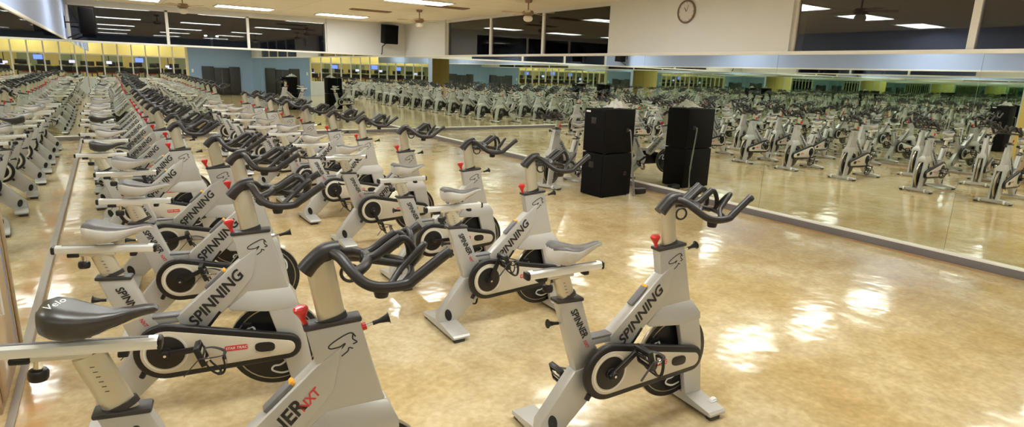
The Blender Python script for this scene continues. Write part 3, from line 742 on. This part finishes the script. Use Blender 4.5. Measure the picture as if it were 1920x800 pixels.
# ------------------------------------------------------------------ speaker stack
sx, sy2, srz = 6.07, 6.57, .05
rot = Matrix.Rotation(srz, 4, 'Z')
for i, (z0, lab) in enumerate(((0.0,'large black speaker cabinet on the floor, lower of the stack'), (.665,'large black speaker cabinet on top of the lower one'))):
    t = thing('speaker_cabinet', lab, 'speaker', (sx, sy2, z0), srz, 'stacked speaker cabinets')
    b = MB(); b.span(0, .62, 0, .47, .012, .66, spk_m, bev=.010)
    for px in (.05,.57):
        for py in (.05,.42): b.box((px,py,.006), (.04,.04,.012), black_rub)
    b.build('cabinet', t)
    b = MB(); b.span(-.012, .0, .02, .45, .03, .64, spk_g, bev=.004); b.build('grille', t)
    b = MB(); b.span(-.017, -.011, .20, .30, .44, .53, badge_m, bev=.002)
    for k in range(3): b.span(-.0185, -.0165, .215, .285, .455+.024*k, .461+.024*k, bar_rub)
    b.build('badge', t)
    if i:
        b = MB(); b.span(-.0155, -.011, .33, .42, .605, .630, white_ink); b.build('name_plate', t)
    b = MB(); b.span(.44, .50, -.006, .001, .32, .38, badge_m); b.tube([(.47,-.006,.35),(.47,-.02,.35)], .012, black_pl, n=8, smooth=0); b.build('socket_panel', t)
P0 = Matrix.Translation((sx, sy2, 0)) @ rot
def wp(x, y, z): return P0 @ Vector((x, y, z))
b = MB(); b.tube([wp(.47,-.036,1.015), wp(.47,-.06,1.0), wp(.50,-.07,.80), wp(.545,-.075,.50), wp(.57,-.09,.20), wp(.575,-.12,.012), wp(.64,-.14,.012)], .009, cable_m, n=8)
b.tube([wp(.46,-.036,1.01), wp(.47,-.065,.98), wp(.53,-.085,.60), wp(.58,-.10,.25), wp(.60,-.13,.012), wp(.64,-.17,.012)], .007, cable_m, n=8)
tag(b.build('speaker_cable', ang=60), 'grey cable hanging down the right side of the speaker stack', 'cable')
b = MB(); b.box((6.90,6.60,.045), (.20,.12,.09), black_pl, bev=.02)
tag(b.build('power_adapter'), 'small black power box on the floor beside the speaker stack', 'power box')
# crumpled cloth
b = MB(); N = 22; V = []
def hgt(u, v):
    r = math.hypot(u-.15, v); return max(0, .085*math.exp(-(r*1.4)**2)) + .035*abs(math.sin(6*u+3*v)+math.sin(5*v-7*u+1))*math.exp(-(math.hypot(u,v)*1.1)**2) + .006
grid = [[b.bm.verts.new((.19*u*(1+.10*math.sin(4*v)), .16*v*(1+.12*math.cos(5*u)), hgt(u, v))) for v in [-1+2*j/N for j in range(N+1)]] for u in [-1+2*i/N for i in range(N+1)]]
ci = b.mi(cloth_m)
for i in range(N):
    for j in range(N): b.bm.faces.new((grid[i][j], grid[i+1][j], grid[i+1][j+1], grid[i][j+1])).material_index = ci
rr = bmesh.ops.solidify(b.bm, geom=b.bm.faces[:], thickness=.004)
q = wp(.42,.22,1.330)
tag(b.build('towel', None, q, ang=80), 'crumpled white towel on top of the black speaker stack', 'towel')

# ------------------------------------------------------------------ cabinet at the left
t = thing('storage_cabinet', 'honey wood storage cabinet with bar handle at the left edge', 'cabinet', (-1.275, 3.72, 0))
b = MB(); b.span(-.35,.66,.0,.62,.0,1.02, wood_m, bev=.006); b.build('body', t)
b = MB(); b.span(-.36,.68,-.02,.64,1.02,1.05, white_pt, bev=.006); b.build('worktop', t)
b = MB(); b.span(-.33,.62,-.02,-.001,.05,.99, wood_m, bev=.004); d = b.build('door', t)
b = MB(); b.tube([(.56,-.02,.66),(.56,-.05,.66),(.56,-.05,.50),(.56,-.02,.50)], .007, rail_m, n=8, smooth=0); b.build('handle', d)
b = MB(); b.span(.661,.675,.03,.59,.05,.99, wood_m, bev=.004); d = b.build('door', t)
b = MB(); b.tube([(.675,.12,.68),(.71,.12,.68),(.71,.12,.50),(.675,.12,.50)], .007, rail_m, n=8, smooth=0); b.build('handle', d)

# ------------------------------------------------------------------ front wall fittings, seen in the mirrors
t = thing('folding_mat', 'black folding exercise mats standing against the blue wall', 'mat', (4.60, YF+.06, 0))
for i, (x0, x1, h) in enumerate(((0,.62,1.60),(.63,1.42,1.53),(1.43,2.0,1.60))):
    b = MB(); b.span(x0, x1, -.05, .05, .0, h, curtain_m, bev=.02)
    if i == 1: b.span(x0+.38, x0+.40, .045, .058, .1, h-.1, grey_pad)
    b.build('panel', t)
b = MB(); b.span(-.05,.05,0,.03,-.09,.09, white_ink, bev=.008); tag(b.build('thermostat', None, (4.13, YF, 1.33)), 'small white thermostat on the blue wall beside the gym partition', 'thermostat')
# gym machines
def treadmill():
    t = thing('treadmill', 'x', 'treadmill', (0,0,0), 0, 'treadmills in the gym')
    L = []
    b = MB(); b.box((0,0,.10), (.75,1.7,.14), tread_m, bev=.03); b.box((0,-.05,.175), (.5,1.4,.012), gymfloor_m); L.append(b.build('deck', t))
    for s in (-1, 1):
        b = MB(); b.tube([(s*.34,.7,.15),(s*.34,.62,1.0),(s*.30,.55,1.15)], .035, tread_m, n=8); b.tube([(s*.33,.6,1.0),(s*.33,.1,.95)], .022, tread_y, n=8, smooth=0); L.append(b.build('upright', t))
    b = MB(); b.box((0,.58,1.2), (.72,.10,.30), tread_m, rot=Matrix.Rotation(-.3,4,'X'), bev=.03); b.box((0,.72,.35), (.7,.2,.3), tread_y, bev=.04); b.box((-.22,.5,1.32), (.12,.14,.22), tread_y, bev=.02); b.box((0,-.80,1.02), (.62,.06,.10), tread_r, bev=.02); L.append(b.build('console', t))
    b = MB(); b.box((.08,.62,1.52), (.34,.05,.24), tread_m, bev=.01); b.box((.08,.592,1.52), (.30,.01,.20), screen_m); L.append(b.build('screen', t))
    return t, {t: L}
tm, TT = treadmill()
scr2 = None
for i in range(20):
    o = tm if i == 0 else copy_tree(tm, TT)
    o.location = (-4.6+.98*(i % 10)+(.4 if i > 9 else 0), YF-2.6-2.6*(i//10), .012); o.rotation_euler = (0,0,0)
    o['label'] = 'black and yellow treadmill with lit screen behind the partition, %s row, %s from the left' % (('front', 'rear')[i//10], ordw[i % 10])
for i in range(6):
    b = MB(); w_ = (.42,.34,.5,.3,.44,.36)[i]; b.box((0,0,0), (w_,.06,w_*.64), tread_m, bev=.01); b.box((0,.034,0), (w_-.04,.01,w_*.64-.04), screen2_m if i % 2 else screen_m); b.tube([(0,-.02,.1),(0,-.02,1.8)], .02, tread_m, n=6, smooth=0)
    tag(b.build('television', None, (-4.1+1.45*i, YF-1.9-.3*(i % 3), (1.78,1.52,1.86,1.62,1.80,1.46)[i])), 'hanging television with %s screen in the gym, %s from the left' % (('blue','lilac')[i % 2], ordw[i]), 'television', 'televisions hanging in the gym')
for i in range(8):
    b = MB(); b.span(-.6,.6,-.3,.3,-.02,0, gymemit)
    tag(b.build('gym_light', None, (-4+3*(i % 4), YF-.75-2.9*(i//4), 3.6)), 'lit ceiling panel inside the gym, %s row, %s from the left' % (('front','rear')[i//4], ordw[i % 4]), 'ceiling light', 'ceiling panels in the gym')

# ------------------------------------------------------------------ night outside
b = MB(); b.span(-40, 60, YB+.4, 70, -.4, -.3, asphalt_m); b.span(XR+.4, 60, -30, YB+.4, -.4, -.3, asphalt_m); S('ground_outside', b)
t = thing('street_lamp', 'twin-headed street lamp shining outside the back window', 'street lamp', (5.40, 40, -.3))
b = MB(); b.tube([(0,0,0),(0,0,3.55)], .06, pole_m, smooth=0); b.tube([(-.3,0,3.60),(.3,0,3.60)], .03, pole_m, smooth=0); b.build('pole', t)
for s in (-1, 1):
    b = MB(); b.lathe([(.02,.03),(.07,.02),(.075,-.015),(.04,-.04)], (s*.30,0,3.62), lampemit, n=14); b.build('lamp_head', t)
for i, (y, z, lab) in enumerate(((15.23,3.44,'first'),(14.34,3.40,'second'),(14.02,3.37,'third'),(13.69,3.33,'fourth'),(13.41,3.32,'fifth'))):
    b = MB(); b.lathe([(.003,-.04),(.035,-.02),(.035,.02),(.003,.04)], (0,0,0), dotemit, n=10); b.tube([(0,0,.03),(0,0,.5)], .006, pole_m, n=6, smooth=0)
    tag(b.build('outdoor_lamp', None, (12, y, z)), 'tiny lit outdoor lamp beyond the right wall window, %s from the left' % lab, 'lamp', 'small lamps outside the window')
b = MB(); b.span(11.9,12.1,12.9,15.7,3.96,4.05, pole_m); b.tube([(12,12.95,-.3),(12,12.95,3.95)], .05, pole_m, smooth=0); b.tube([(12,15.6,-.3),(12,15.6,3.95)], .05, pole_m, smooth=0)
tag(b.build('lamp_gantry'), 'dark metal gantry outside carrying the tiny lamps', 'gantry')

# ------------------------------------------------------------------ world and colour
w = bpy.data.worlds.new('night'); sc.world = w; w.use_nodes = True
w.node_tree.nodes['Background'].inputs[0].default_value = (.010,.013,.020,1); w.node_tree.nodes['Background'].inputs[1].default_value = .5
sc.view_settings.view_transform = 'Standard'; sc.view_settings.look = 'None'; sc.view_settings.gamma = 1; sc.view_settings.use_curve_mapping = False
sc.view_settings.exposure = 0.12
c = sc.cycles
c.max_bounces = 22; c.glossy_bounces = 20; c.diffuse_bounces = 5; c.transparent_max_bounces = 12; c.transmission_bounces = 6
c.caustics_reflective = True; c.caustics_refractive = False; c.sample_clamp_indirect = 6
c.use_denoising = True; c.use_adaptive_sampling = True; c.adaptive_threshold = .02; c.blur_glossy = .3
